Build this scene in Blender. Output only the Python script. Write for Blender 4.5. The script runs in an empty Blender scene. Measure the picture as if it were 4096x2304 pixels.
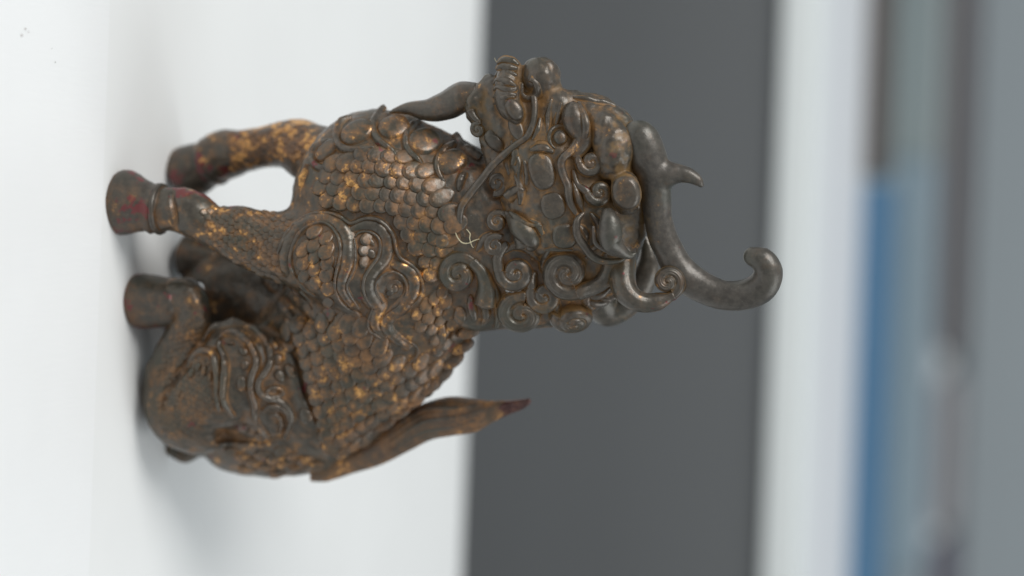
import bpy, math, random
import numpy as np
from mathutils import Vector, Matrix
from mathutils.bvhtree import BVHTree
random.seed(7); rng = np.random.default_rng(7)
S = bpy.context.scene; COL = S.collection

# ------------------------------------------------------------------ camera
LENS, SENSOR = 85.0, 36.0
FPX = LENS / SENSOR * 4096.0            # focal length in pixels of the 4096 px photograph
D0 = 0.72                               # metres to the sculpting plane
U_ = D0 / FPX                           # metres per sculpt unit
PITCH, ROLL = math.radians(17), math.radians(2.1)
CAM = np.array([0.0, -0.70, 0.3411])
Fv = np.array([0, math.cos(PITCH), -math.sin(PITCH)])
Uv = np.array([0, math.sin(PITCH), math.cos(PITCH)])
Xv = np.array([1.0, 0, 0])
Rv = math.cos(ROLL) * Uv - math.sin(ROLL) * Xv      # picture right  (the photograph lies on its side)
Dv = math.cos(ROLL) * Xv + math.sin(ROLL) * Uv      # picture down
cd = bpy.data.cameras.new("camera"); cam = bpy.data.objects.new("camera", cd); COL.objects.link(cam)
cd.lens = LENS; cd.sensor_width = SENSOR; cd.sensor_fit = 'HORIZONTAL'; cd.clip_start = 0.02; cd.clip_end = 50
cam.matrix_world = Matrix(((Rv[0], -Dv[0], -Fv[0], CAM[0]), (Rv[1], -Dv[1], -Fv[1], CAM[1]),
                           (Rv[2], -Dv[2], -Fv[2], CAM[2]), (0, 0, 0, 1)))
cd.dof.use_dof = True; cd.dof.focus_distance = (FPX + 95) * U_; cd.dof.aperture_fstop = 4.0
S.camera = cam

# ------------------------------------------------------------------ light
w = bpy.data.worlds.new("World"); S.world = w; w.use_nodes = True
bg = w.node_tree.nodes["Background"]; bg.inputs[0].default_value = (0.93, 0.98, 1.0, 1); bg.inputs[1].default_value = 0.44
def area(name, direction, dist, size, power, col=(1, 1, 1), target=(0, 0, 0.08)):
    l = bpy.data.lights.new(name, 'AREA'); l.shape = 'RECTANGLE'; l.size, l.size_y = size; l.energy = power; l.color = col
    o = bpy.data.objects.new(name, l); COL.objects.link(o)
    d = Vector(direction).normalized(); o.location = Vector(target) + d * dist
    o.rotation_euler = d.to_track_quat('Z', 'Y').to_euler()
    return o
area("window_light", (-0.55, -0.38, 0.75), 1.5, (0.72, 0.72), 17.2, (1, 0.985, 0.96))
area("ceiling_lamp", (0.55, 0.05, 0.85), 1.8, (1.1, 1.1), 9.8, (0.94, 0.98, 1))
S.view_settings.view_transform = 'Standard'; S.view_settings.look = 'None'
S.view_settings.exposure = 0.0; S.view_settings.gamma = 1.0

# ------------------------------------------------------------------ sculpt space: x = picture right, y = picture down, d = away; unit = 1 photo px at D0
def Q(px, py, d):
    g = (FPX + d) / FPX
    return np.array([(px - 2048) * g, (py - 1152) * g, d], float)
def world(p):
    p = np.asarray(p, float).reshape(-1, 3) * U_
    return CAM + np.outer(p[:, 2] + D0, Fv) + np.outer(p[:, 0], Rv) + np.outer(p[:, 1], Dv)
def ground(px, py, z=0.0):
    v = Fv * FPX + Rv * (px - 2048) + Dv * (py - 1152)
    return CAM + v * ((z - CAM[2]) / v[2])
def at_depth(px, py, depth):
    return CAM + (Fv * FPX + Rv * (px - 2048) + Dv * (py - 1152)) / FPX * depth
def mid(px, py):                          # the beast's median plane
    return 560 - .306 * (px - 1300) + .33 * (py - 800)
BASE = ground(700, 1200)
ROT = np.stack([Rv, Dv, Fv], 1)           # sculpt axes in world

# ------------------------------------------------------------------ materials
def new_mat(name):
    m = bpy.data.materials.new(name); m.use_nodes = True
    nt = m.node_tree; return m, nt, nt.nodes["Principled BSDF"]
def N(nt, typ, **kw):
    n = nt.nodes.new(typ)
    for k, v in kw.items():
        if k.startswith('i_'): n.inputs[int(k[2:])].default_value = v
        else: setattr(n, k, v)
    return n
def ramp(nt, src, a, b, inv=False):
    r = N(nt, 'ShaderNodeMapRange', interpolation_type='SMOOTHSTEP')
    r.inputs[1].default_value = a; r.inputs[2].default_value = b
    if inv: r.inputs[3].default_value = 1; r.inputs[4].default_value = 0
    nt.links.new(src, r.inputs[0]); return r.outputs[0]
def math_(nt, op, a, b=None):
    n = N(nt, 'ShaderNodeMath', operation=op, use_clamp=(op in ('ADD', 'SUBTRACT')))
    for i, v in enumerate((a, b)):
        if v is None: continue
        if isinstance(v, (int, float)): n.inputs[i].default_value = v
        else: nt.links.new(v, n.inputs[i])
    return n.outputs[0]
def mixc(nt, f, a, b):
    n = N(nt, 'ShaderNodeMix', data_type='RGBA')
    if isinstance(f, (int, float)): n.inputs[0].default_value = f
    else: nt.links.new(f, n.inputs[0])
    for i, v in ((6, a), (7, b)):
        if isinstance(v, tuple): n.inputs[i].default_value = v + (1,)
        else: nt.links.new(v, n.inputs[i])
    return n.outputs[2]
def noise(nt, co, scale, detail=3, rough=.55, off=0.0):
    n = N(nt, 'ShaderNodeTexNoise'); n.inputs['Scale'].default_value = scale
    n.inputs['Detail'].default_value = detail; n.inputs['Roughness'].default_value = rough
    if off:
        a = N(nt, 'ShaderNodeVectorMath', operation='ADD'); a.inputs[1].default_value = (off, off * .7, -off)
        nt.links.new(co, a.inputs[0]); co = a.outputs[0]
    nt.links.new(co, n.inputs['Vector']); return n.outputs[0]
def bronze(name, dark, ochre, ochre_amt, gold_amt, red_amt, rough=.36, bump=.35, dust=.0020, dustw=.55):
    """old bronze: dark worn metal on the raised parts, ochre dust in the low ones, gilding and red lacquer in flakes"""
    m, nt, P = new_mat(name)
    co = N(nt, 'ShaderNodeNewGeometry').outputs['Position']
    rel = N(nt, 'ShaderNodeAttribute', attribute_name='relief').outputs['Fac']
    ao = N(nt, 'ShaderNodeAmbientOcclusion', samples=4); ao.inputs['Distance'].default_value = dust
    n1 = noise(nt, co, 110, 4, .6); n2 = noise(nt, co, 480, 4, .65, 3.1); n3 = noise(nt, co, 235, 6, .7, 7.7)
    n4 = noise(nt, co, 60, 2, .5, 1.3); n5 = noise(nt, co, 1500, 2, .6, 5.0); n7 = noise(nt, co, 38, 3, .6, 21.0)
    # worn crests: dark; sheltered places: dust
    crev = ramp(nt, ao.outputs['AO'], .25, .85, True)
    shel = math_(nt, 'ADD', math_(nt, 'MULTIPLY', math_(nt, 'SUBTRACT', .62, rel), .8), math_(nt, 'MULTIPLY', crev, dustw))
    low = math_(nt, 'ADD', math_(nt, 'MULTIPLY', shel, .9), math_(nt, 'MULTIPLY', math_(nt, 'SUBTRACT', n1, .5), 1.25))
    low = math_(nt, 'ADD', low, math_(nt, 'MULTIPLY', math_(nt, 'SUBTRACT', n2, .5), .7))
    mot = ramp(nt, low, .5 - .5 * ochre_amt, .86 - .5 * ochre_amt)
    dk2 = mixc(nt, ramp(nt, n2, .32, .7), tuple(c * .74 for c in dark), tuple(min(1, c * 1.24) for c in dark))
    dk3 = mixc(nt, math_(nt, 'MULTIPLY', ramp(nt, n4, .45, .7), .5), dk2, (dark[0] * .72, dark[1] * .92, dark[2] * .82))
    oc2 = mixc(nt, ramp(nt, n3, .35, .65), tuple(c * .5 for c in ochre), tuple(c * 1.15 for c in ochre))
    oc3 = mixc(nt, ramp(nt, n7, .42, .62), oc2, (ochre[0] * .62, ochre[1] * .72, ochre[2] * .8))
    c = mixc(nt, math_(nt, 'MULTIPLY', mot, .88), dk3, oc3)
    gilt = N(nt, 'ShaderNodeAttribute', attribute_name='gilt').outputs['Fac']; lacq = N(nt, 'ShaderNodeAttribute', attribute_name='lacquer').outputs['Fac']
    n3 = math_(nt, 'ADD', n3, math_(nt, 'MULTIPLY', gilt, .10)); n7 = math_(nt, 'ADD', n7, math_(nt, 'MULTIPLY', gilt, .3))
    gm = math_(nt, 'MULTIPLY', ramp(nt, n3, .66 - .15 * gold_amt, .70 - .12 * gold_amt), ramp(nt, n7, .50 - .12 * gold_amt, .60 - .1 * gold_amt))
    gm = math_(nt, 'MULTIPLY', gm, math_(nt, 'ADD', .3, ramp(nt, n2, .40, .52)))
    gm = math_(nt, 'MULTIPLY', gm, min(1, gold_amt * 3))
    halo = math_(nt, 'MULTIPLY', ramp(nt, n3, .50 - .12 * gold_amt, .68 - .12 * gold_amt), ramp(nt, n7, .42 - .12 * gold_amt, .58 - .1 * gold_amt))
    halo = math_(nt, 'MULTIPLY', halo, min(.6, gold_amt * .8))
    c = mixc(nt, halo, c, (.27, .115, .032))
    n6 = noise(nt, co, 130, 5, .65, 11.0)
    n6 = math_(nt, 'ADD', n6, math_(nt, 'MULTIPLY', lacq, .13))
    rm = math_(nt, 'MULTIPLY', ramp(nt, n6, .68 - .14 * red_amt, .71 - .13 * red_amt), min(1, red_amt * 6))
    c = mixc(nt, math_(nt, 'MULTIPLY', rm, .78), c, (.15, .014, .019))
    c = mixc(nt, gm, c, (.66, .36, .13))
    sp = ramp(nt, n5, .70, .76)
    c = mixc(nt, math_(nt, 'MULTIPLY', sp, .3), c, (.33, .32, .29))
    nt.links.new(c, P.inputs['Base Color']); P.inputs['Specular IOR Level'].default_value = .75
    nt.links.new(math_(nt, 'ADD', math_(nt, 'MULTIPLY', gm, .62), math_(nt, 'SUBTRACT', .34, math_(nt, 'MULTIPLY', mot, .3))), P.inputs['Metallic'])
    rg = math_(nt, 'ADD', math_(nt, 'MULTIPLY', mot, .26), math_(nt, 'ADD', rough - .1, math_(nt, 'MULTIPLY', n2, .2)))
    nt.links.new(rg, P.inputs['Roughness'])
    b = N(nt, 'ShaderNodeBump'); b.inputs['Strength'].default_value = bump; b.inputs['Distance'].default_value = .0006
    h = math_(nt, 'ADD', math_(nt, 'MULTIPLY', n2, .55), math_(nt, 'MULTIPLY', n5, .18))
    nt.links.new(h, b.inputs['Height']); nt.links.new(b.outputs[0], P.inputs['Normal'])
    return m
DARK = (.056, .050, .044)
M_BODY = bronze('bronze_body', (.066, .055, .041), (.200, .092, .027), .57, .44, .20, .34)
M_SCALE = bronze('bronze_scale', (.072, .060, .045), (.215, .098, .027), .52, .62, .20, .31)
M_RIDGE = bronze('bronze_ridge', (.084, .069, .053), (.22, .102, .027), .68, .54, .15, .33, .4)
M_HEAD = bronze('bronze_head', (.078, .064, .049), (.265, .130, .032), .78, .18, .10, .34, .4, .0030, .70)
M_CURL = bronze('bronze_hair', (.078, .065, .051), (.260, .128, .032), .80, .28, .19, .34, .4, .0030, .70)
M_HORN = bronze('bronze_horn', (.078, .068, .057), (.20, .11, .032), .56, .12, .10, .38, .4)
M_FOOT = bronze('bronze_leg', (.062, .052, .040), (.16, .072, .024), .76, .36, .78, .38)
M_FARLEG = bronze('bronze_far_leg', (.065, .048, .037), (.18, .08, .028), .75, 1.1, .42, .38)
M_TAIL = bronze('bronze_tail', (.074, .058, .044), (.20, .092, .030), .66, .60, .20, .42)
M_TIP = bronze('red_lacquer_tip', (.075, .026, .024), (.12, .045, .03), .45, .35, .75, .24)

# ------------------------------------------------------------------ objects
def put(name, me, mat, parent=None, label=None):
    o = bpy.data.objects.new(name, me); COL.objects.link(o)
    if mat and not me.materials: me.materials.append(mat)
    if parent: o.parent = parent
    if label: o['label'] = label
    return o
def tag(o, label, cat, group=None):
    o['label'] = label; o['category'] = cat
    if group: o['group'] = group
    return o
statue = bpy.data.objects.new('beast_statue', None); COL.objects.link(statue); statue.location = BASE
statue.empty_display_size = .02
tag(statue, 'seated scaled bronze mythical beast with curling horn, worn gilding and red lacquer, on white table', 'statue')
def curvature(V, Fc, it=14, gain=.05, base=.36):
    A = V.copy(); E = np.concatenate([Fc[:, [0, 1]], Fc[:, [1, 2]], Fc[:, [2, 3]], Fc[:, [3, 0]]])
    K = np.bincount(E[:, 0], minlength=len(V)) + 1e-9
    for _ in range(it):
        A = np.stack([.4 * A[:, j] + .6 * np.bincount(E[:, 0], A[E[:, 1], j], len(V)) / K for j in range(3)], 1)
    n = np.cross(V[Fc[:, 2]] - V[Fc[:, 0]], V[Fc[:, 3]] - V[Fc[:, 1]]); Nv = np.zeros_like(V)
    for q in range(4):
        for j in range(3): Nv[:, j] += np.bincount(Fc[:, q], n[:, j], len(V))
    Nv /= np.linalg.norm(Nv, axis=1)[:, None] + 1e-9
    d = ((V - A) * Nv).sum(1)
    if np.median(d) < 0 and (d < 0).mean() > .6: d = -d
    return np.clip(base + gain * d, 0, 1)
def mesh_from_sculpt(name, V, faces, relief=None, smooth=True, floor=True):
    W = world(V)
    if floor: W[:, 2] = np.maximum(W[:, 2], .0002)
    W = W - BASE
    me = bpy.data.meshes.new(name); me.from_pydata(W.tolist(), [], faces if isinstance(faces, list) else faces.tolist())
    if smooth: me.polygons.foreach_set('use_smooth', [True] * len(me.polygons))
    a = me.attributes.new('relief', 'FLOAT', 'POINT')
    a.data.foreach_set('value', np.asarray(relief if relief is not None else np.full(len(W), .2), np.float32))
    me.update(); return me

# ------------------------------------------------------------------ implicit modelling
def catmull(P, n):
    P = np.asarray(P, float)
    if len(P) < 3:
        t = np.linspace(0, 1, n)[:, None]; return P[0] * (1 - t) + P[-1] * t
    E = np.vstack([2 * P[0] - P[1], P, 2 * P[-1] - P[-2]])
    seg = np.linalg.norm(np.diff(P[:, :2], axis=0), axis=1) + 1e-6
    cum = np.concatenate([[0], np.cumsum(seg)]); out = []
    for t in np.linspace(0, cum[-1], n):
        i = min(np.searchsorted(cum, t, side='right') - 1, len(P) - 2); u = (t - cum[i]) / seg[i]
        p0, p1, p2, p3 = E[i:i + 4]
        out.append(.5 * ((2 * p1) + (-p0 + p2) * u + (2 * p0 - 5 * p1 + 4 * p2 - p3) * u * u + (-p0 + 3 * p1 - 3 * p2 + p3) * u ** 3))
    return np.array(out)
def smooth1(A, k, it=1):
    for _ in range(it):
        B = A.copy(); w = np.ones(len(A))
        for s in range(1, k + 1):
            B[s:] += A[:-s]; w[s:] += 1; B[:-s] += A[s:]; w[:-s] += 1
        A = B / (w[:, None] if A.ndim == 2 else w)
    return A
def prof(r, n):
    r = np.atleast_1d(np.array(r, float))
    return np.interp(np.linspace(0, 1, n), np.linspace(0, 1, len(r)), r) if len(r) > 1 else np.full(n, r[0])
class Field:
    def __init__(s, lo, hi, h):
        s.h = h; s.lo = np.array(lo, float); n = np.ceil((np.array(hi) - s.lo) / h).astype(int) + 1
        s.v = np.full(n, 80.0, np.float32)
    def chain(s, pts, k=40, fz=1.0, sub=None, rel=True, cut=False, fine=6):
        """pts: (px, py, depth offset from the median plane, radius)"""
        A = np.array(pts, float)
        if len(A) > 1: A = catmull(A, (len(A) - 1) * fine + 1)
        C = np.array([Q(p[0], p[1], p[2] + (mid(p[0], p[1]) if rel else 0)) for p in A]); r = A[:, 3]
        pad = k + 4 * s.h + 20
        lo = (C - r[:, None]).min(0) - pad; hi = (C + r[:, None]).max(0) + pad
        i0 = np.maximum(np.floor((lo - s.lo) / s.h).astype(int), 0); i1 = np.minimum(np.ceil((hi - s.lo) / s.h).astype(int) + 1, s.v.shape)
        if (i1 <= i0).any(): return
        ax = [s.lo[j] + s.h * np.arange(i0[j], i1[j]) for j in range(3)]
        X = ax[0][:, None, None].astype(np.float32); Y = ax[1][None, :, None].astype(np.float32); Z = ax[2][None, None, :].astype(np.float32)
        d = np.full((len(ax[0]), len(ax[1]), len(ax[2])), 80.0, np.float32)
        if len(C) == 1: C = np.vstack([C, C + .01]); r = np.append(r, r)
        for a, b, ra, rb in zip(C[:-1], C[1:], r[:-1], r[1:]):
            # restrict to a box round the segment
            m = max(ra, rb) + pad
            q0 = [max(int((min(a[j], b[j]) - m - ax[j][0]) // s.h), 0) for j in range(3)]
            q1 = [min(int((max(a[j], b[j]) + m - ax[j][0]) // s.h) + 2, len(ax[j])) for j in range(3)]
            sl = tuple(slice(q0[j], q1[j]) for j in range(3))
            x, y, z = X[sl[0]] - a[0], Y[:, sl[1]] - a[1], (Z[:, :, sl[2]] - a[2]) / fz
            e = b - a; e = np.array([e[0], e[1], e[2] / fz]); L2 = float(e @ e) + 1e-6
            t = np.clip((x * e[0] + y * e[1] + z * e[2]) / L2, 0, 1)
            dd = np.sqrt((x - t * e[0]) ** 2 + (y - t * e[1]) ** 2 + (z - t * e[2]) ** 2) - (ra + t * (rb - ra))
            d[sl] = np.minimum(d[sl], dd * min(1, fz ** .5))
        sl = tuple(slice(i0[j], i1[j]) for j in range(3)); v = s.v[sl]
        if cut:
            h = np.maximum(k - np.abs(v + d), 0) / k; s.v[sl] = np.maximum(v, -d) + h * h * k * .25
        else:
            h = np.maximum(k - np.abs(v - d), 0) / k; s.v[sl] = np.minimum(v, d) - h * h * k * .25
    def mesh(s, smooth=2):
        v = s.v; B = v < 0; n = np.array(v.shape)
        c = np.zeros(n - 1, np.int8)
        for dx in (0, 1):
            for dy in (0, 1):
                for dz in (0, 1): c += B[dx:n[0] - 1 + dx, dy:n[1] - 1 + dy, dz:n[2] - 1 + dz]
        act = np.argwhere((c > 0) & (c < 8)); idx = np.full(n - 1, -1, np.int64); idx[tuple(act.T)] = np.arange(len(act))
        corner = {}
        for dx in (0, 1):
            for dy in (0, 1):
                for dz in (0, 1): corner[dx, dy, dz] = v[act[:, 0] + dx, act[:, 1] + dy, act[:, 2] + dz].astype(float)
        acc = np.zeros((len(act), 3)); cnt = np.zeros(len(act))
        ks = list(corner)
        for a in ks:
            for j in range(3):
                if a[j] == 0:
                    b = list(a); b[j] = 1; b = tuple(b); va, vb = corner[a], corner[b]
                    cr = (va < 0) != (vb < 0); t = np.where(cr, va / np.where(cr, va - vb, 1), 0)
                    p = np.zeros((len(act), 3)); p[:] = a; p[:, j] = t
                    acc[cr] += p[cr]; cnt[cr] += 1
        V = s.lo + s.h * (act + acc / cnt[:, None])
        faces = []
        for j in range(3):
            a, b = (j + 1) % 3, (j + 2) % 3
            s0 = [slice(None)] * 3; s1 = [slice(None)] * 3; s0[j] = slice(0, -1); s1[j] = slice(1, None)
            e = np.argwhere(B[tuple(s0)] != B[tuple(s1)])
            e = e[(e[:, a] > 0) & (e[:, b] > 0) & (e[:, a] < n[a] - 1) & (e[:, b] < n[b] - 1)]
            ins = B[tuple(e.T)]
            def cell(da, db):
                q = e.copy(); q[:, a] -= da; q[:, b] -= db; return idx[tuple(q.T)]
            f = np.stack([cell(1, 1), cell(0, 1), cell(0, 0), cell(1, 0)], 1)
            f[~ins] = f[~ins][:, ::-1]; faces.append(f)
        Fc = np.vstack(faces); Fc = Fc[(Fc >= 0).all(1)]
        for _ in range(smooth):
            S_ = np.zeros_like(V); K = np.zeros(len(V))
            for q in range(4):
                i, k2 = Fc[:, q], Fc[:, (q + 1) % 4]
                np.add.at(S_, i, V[k2]); np.add.at(K, i, 1)
            V = .5 * V + .5 * S_ / np.maximum(K, 1)[:, None]
        return V, Fc
def bvh(V, Fc): return BVHTree.FromPolygons(V.tolist(), Fc.tolist())
EYE = Vector((0, 0, -FPX))
def hit(tree, px, py):
    d = Vector((px - 2048, py - 1152, FPX)).normalized()
    p, n, i, t = tree.ray_cast(EYE, d)
    if p is None: return None, None
    if n.dot(d) > 0: n = -n
    return np.array(p), np.array(n)

# body: torso, neck, legs as one continuous surface ---------------------------------------------
bd = Field((-1790, -900, -150), (520, 960, 1480), 8.0)
bd.v[...] = 80
bd.chain([(1500, 715, 0, 285)], 60, .8)
bd.chain([(1535, 830, 0, 362), (1580, 1060, 0, 365), (1400, 1330, 0, 335), (1180, 1550, 0, 310), (1010, 1630, 0, 265)], 60, .78)
bd.chain([(1535, 830, 0, 362), (1700, 830, 0, 320), (1850, 850, 0, 270), (2020, 940, 0, 260)], 80, .75)
bd.chain([(1650, 1080, 0, 300), (1860, 1130, 0, 195), (2060, 1140, 0, 185), (2250, 1120, 0, 180), (2400, 1060, 0, 130)], 60, .85)
bd.chain([(1720, 1260, 0, 192), (1565, 1457, 0, 198), (1448, 1530, 0, 206), (1330, 1640, 0, 204)], 40, .85)
bd.chain([(1960, 1190, -90, 110), (1900, 1210, -100, 120), (1850, 1150, -110, 90)], 40, .8)
# rump
bd.chain([(690, 1795, 0, 34), (738, 1828, 0, 30), (790, 1790, 0, 40)], 14)
bd.chain([(930, 1760, 0, 140), (1080, 1780, 0, 140), (1280, 1790, 0, 110)], 60, .9)
# near fore leg
bd.chain([(1400, 1040, -235, 200), (1220, 1000, -250, 165), (1080, 980, -262, 138), (960, 938, -272, 118), (850, 903, -278, 88), (760, 850, -285, 98), (700, 838, -290, 92), (640, 838, -295, 92)], 60, .9)
# near thigh and hind foot
bd.chain([(790, 1600, -190, 235), (900, 1500, -215, 225), (1010, 1480, -215, 190), (1060, 1560, -200, 165)], 26, .8)
bd.chain([(650, 1580, -205, 88), (660, 1500, -235, 88), (710, 1390, -250, 82), (770, 1270, -250, 78), (745, 1190, -235, 84), (690, 1205, -225, 96)], 14, .9)
# far thigh, far fore leg
bd.chain([(840, 1240, 190, 190), (1000, 1180, 190, 210), (1150, 1250, 150, 200)], 30, .8)
bd.chain([(1330, 650, 110, 130), (1235, 608, 170, 126), (1188, 582, 210, 114), (1090, 582, 250, 93), (980, 604, 290, 93), (890, 622, 320, 112), (840, 655, 330, 102)], 30, .95)
bd.chain([(880, 1130, 230, 150), (850, 1040, 240, 80), (800, 1020, 250, 75)], 20, .9)
# hollow between thigh and rump
bd.chain([(890, 1745, -330, 36), (950, 1740, -330, 24)], 40, 3.0, cut=True)
VB, FB = bd.mesh(1); T_ = bvh(VB, FB)
def crease(px, r, k=14, sink=0):
    c = catmull(np.array(px, float), 40); o = []
    for x, y in c:
        p, n = hit(T_, x, y)
        if p is not None: o.append((x, y, p[2] + sink))
    D = np.array([q[2] for q in o]); D = smooth1(D, 3, 2)
    bd.chain([(q[0], q[1], d, rr) for q, d, rr in zip(o[::3], D[::3], prof((r * .5, r, r, r * .5), len(o))[::3])], k, 1.8, rel=False, cut=True, fine=1)
crease([(850, 1312), (775, 1405), (710, 1500), (660, 1575), (640, 1640)], 26, 10, -6)
bd.chain([(797, 1150, 640, 22), (797, 1150, 1450, 22)], 8, rel=False, cut=True, fine=8)
crease([(980, 1285), (1100, 1330), (1190, 1425), (1222, 1560), (1262, 1655), (1285, 1730)], 19, 22)
crease([(1060, 1130), (1130, 1200), (1220, 1280), (1290, 1335)], 20)
crease([(700, 742), (690, 800), (700, 860), (705, 930)], 10)
crease([(860, 1760), (930, 1755), (1040, 1765), (1150, 1755)], 14)
VB, FB = bd.mesh(4); T_SMOOTH = bvh(VB, FB)
def roughen(V, amp, freq, amp2, freq2, Fc):
    from mathutils import noise as mn
    n = np.cross(V[Fc[:, 2]] - V[Fc[:, 0]], V[Fc[:, 3]] - V[Fc[:, 1]]); Nv = np.zeros_like(V)
    for q in range(4):
        for j in range(3): Nv[:, j] += np.bincount(Fc[:, q], n[:, j], len(V))
    Nv /= np.linalg.norm(Nv, axis=1)[:, None] + 1e-9
    h = np.array([amp * mn.noise(Vector(p) / freq) + amp2 * mn.noise(Vector(p) / freq2) for p in V])
    return V + Nv * h[:, None]
VB = roughen(VB, 5, 75, 2.2, 26, FB); T_BODY = bvh(VB, FB)
body_me = mesh_from_sculpt('body', VB, FB, curvature(VB, FB, 16, .09, .26))
gb = (FPX + VB[:, 2]) / FPX; bx = VB[:, 0] / gb + 2048; by = VB[:, 1] / gb + 1152
def band(v, a, b, soft): return np.clip((v - a) / soft, 0, 1) * np.clip((b - v) / soft, 0, 1)
top_ = np.interp(bx, [640, 700, 800, 950, 1150], [735, 742, 790, 818, 853])
lac = band(bx, 600, 1010, 80) * band(by, 650, 960, 20) * np.clip(1.25 - (by - top_) / 60, 0, 1)
gil = band(bx, 1030, 1290, 60) * band(by, 440, 640, 40) + .6 * band(bx, 900, 1080, 60) * band(by, 440, 640, 40)
for nm_, arr in (('lacquer', lac), ('gilt', gil)):
    body_me.attributes.new(nm_, 'FLOAT', 'POINT').data.foreach_set('value', np.clip(arr * 1.25, 0, 1.2).astype(np.float32))
body = put('body', body_me, M_BODY, statue)

# head ---------------------------------------------------------------------------------------
hd = Field((-260, -1030, -400), (640, 150, 760), 6.0)
hd.chain([(2260, 790, 0, 275), (2220, 620, 0, 225), (2140, 460, 0, 140), (2090, 350, 0, 92)], 50, .72)
hd.chain([(2430, 890, 0, 125), (2400, 1010, 0, 150), (2300, 1080, 0, 160)], 60, .9)
hd.chain([(2164, 302, -18, 78)], 10)
hd.chain([(2205, 370, -20, 52), (2240, 430, -40, 66)], 30)
hd.chain([(2045, 283, -30, 50), (2033, 345, -70, 56), (2034, 415, -105, 54), (2062, 458, -118, 42)], 8)
hd.chain([(1960, 335, 10, 42), (1915, 385, -20, 44), (1905, 440, -40, 46), (1945, 500, -50, 46), (1985, 600, -50, 56), (2020, 690, -40, 80)], 22)
hd.chain([(1890, 405, -52, 30)], 8)
hd.chain([(2352, 425, 55, 55), (2400, 445, 40, 60), (2470, 500, 20, 66)], 22)
hd.chain([(2300, 420, 0, 60), (2390, 490, 0, 85), (2480, 560, 0, 75)], 30)
hd.chain([(2415, 510, -55, 70), (2455, 585, -78, 84), (2450, 650, -80, 74)], 16)
hd.chain([(2500, 745, -125, 60), (2505, 800, -125, 58)], 8)
hd.chain([(2500, 640, 0, 75), (2530, 780, 0, 65), (2535, 930, 0, 50), (2470, 1000, 0, 80)], 30)
# mouth and eye hollows, seam of the lip
hd.chain([(2005, 520, -130, 26), (2035, 590, -150, 24)], 22, cut=True)
hd.chain([(1990, 360, 0, 60), (1990, 440, -10, 70), (2030, 520, -30, 80)], 12)
VH, FH = hd.mesh(2); VH = roughen(VH, 7, 60, 3, 24, FH); T_HEAD = bvh(VH, FH)
head = put('head', mesh_from_sculpt('head', VH, FH, curvature(VH, FH, 24, .085, .34)), M_HEAD, statue)
nb = len(VB)
VA = np.vstack([VB, VH]); FA = np.vstack([FB, FH + nb]); T_ALL = bvh(VA, FA)

# ------------------------------------------------------------------ swept relief
def sweep(P, Nn, r, wide=1.0, ring=10, groove=0, gn=7, floor_rel=0.0):
    """tube through P with surface normals Nn and radii r; relief attribute: 1 on its crest, low at its foot"""
    P = np.asarray(P, float); n = len(P)
    T = np.gradient(P, axis=0); T /= np.linalg.norm(T, axis=1)[:, None] + 1e-9
    Nn = Nn - (Nn * T).sum(1)[:, None] * T; Nn /= np.linalg.norm(Nn, axis=1)[:, None] + 1e-9
    Bn = np.cross(T, Nn)
    th = np.linspace(0, 2 * math.pi, ring, endpoint=False)
    V, R = [], []
    for i in range(n):
        k = 1 + groove * np.cos(gn * th * 2)
        V.append(P[i] + (np.cos(th) * r[i] * k)[:, None] * Nn[i] + (np.sin(th) * r[i] * wide * k)[:, None] * Bn[i])
        R.append(np.clip(.5 + .62 * np.cos(th) + (groove * 4 * np.cos(gn * th * 2)), 0, 1) * (1 - floor_rel) + floor_rel)
    V = np.vstack(V + [P[:1] - T[:1] * r[0] * .5, P[-1:] + T[-1:] * r[-1] * .5]); R = np.concatenate(R + [[.6], [.6]])
    f = []
    for i in range(n - 1):
        for j in range(ring):
            a, b = i * ring + j, i * ring + (j + 1) % ring
            f.append((a, b, b + ring, a + ring))
    for j in range(ring):
        f.append((n * ring, (j + 1) % ring, j)); e = (n - 1) * ring
        f.append((n * ring + 1, e + j, e + (j + 1) % ring))
    return V, f, R
BELL = ((-1.75, -.30, 0), (-1.35, -.04, .03), (-1.05, .20, .25), (-.8, .55, .7), (-.45, .90, 1), (0, 1.0, 1), (.45, .90, 1), (.8, .55, .7), (1.05, .20, .25), (1.35, -.04, .03), (1.75, -.30, 0), (0, -.55, 0))
def bell(P, Nn, r, wide=1.0, high=1.3, groove=0.0):
    """cast relief: a ridge whose foot runs out into the surface it stands on"""
    P = np.asarray(P, float); n = len(P)
    T = np.gradient(P, axis=0); T /= np.linalg.norm(T, axis=1)[:, None] + 1e-9
    Nn = Nn - (Nn * T).sum(1)[:, None] * T; Nn /= np.linalg.norm(Nn, axis=1)[:, None] + 1e-9
    Bn = np.cross(T, Nn); prof_ = BELL; m = len(prof_); V, R = [], []
    wob = smooth1(rng.normal(0, .28, n), 2)
    for i in range(n):
        for a, b, q in prof_:
            if groove and abs(a) < .5: b -= groove * (1 - abs(a) * 2)
            V.append(P[i] + Bn[i] * a * r[i] * wide + Nn[i] * b * r[i] * high * (1 + wob[i])); R.append(q * .8)
    f = [(i * m + j, i * m + (j + 1) % m, (i + 1) * m + (j + 1) % m, (i + 1) * m + j) for i in range(n - 1) for j in range(m)]
    f += [tuple(range(m - 1, -1, -1)), tuple((n - 1) * m + j for j in range(m))]
    return np.array(V), f, np.array(R)
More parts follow.
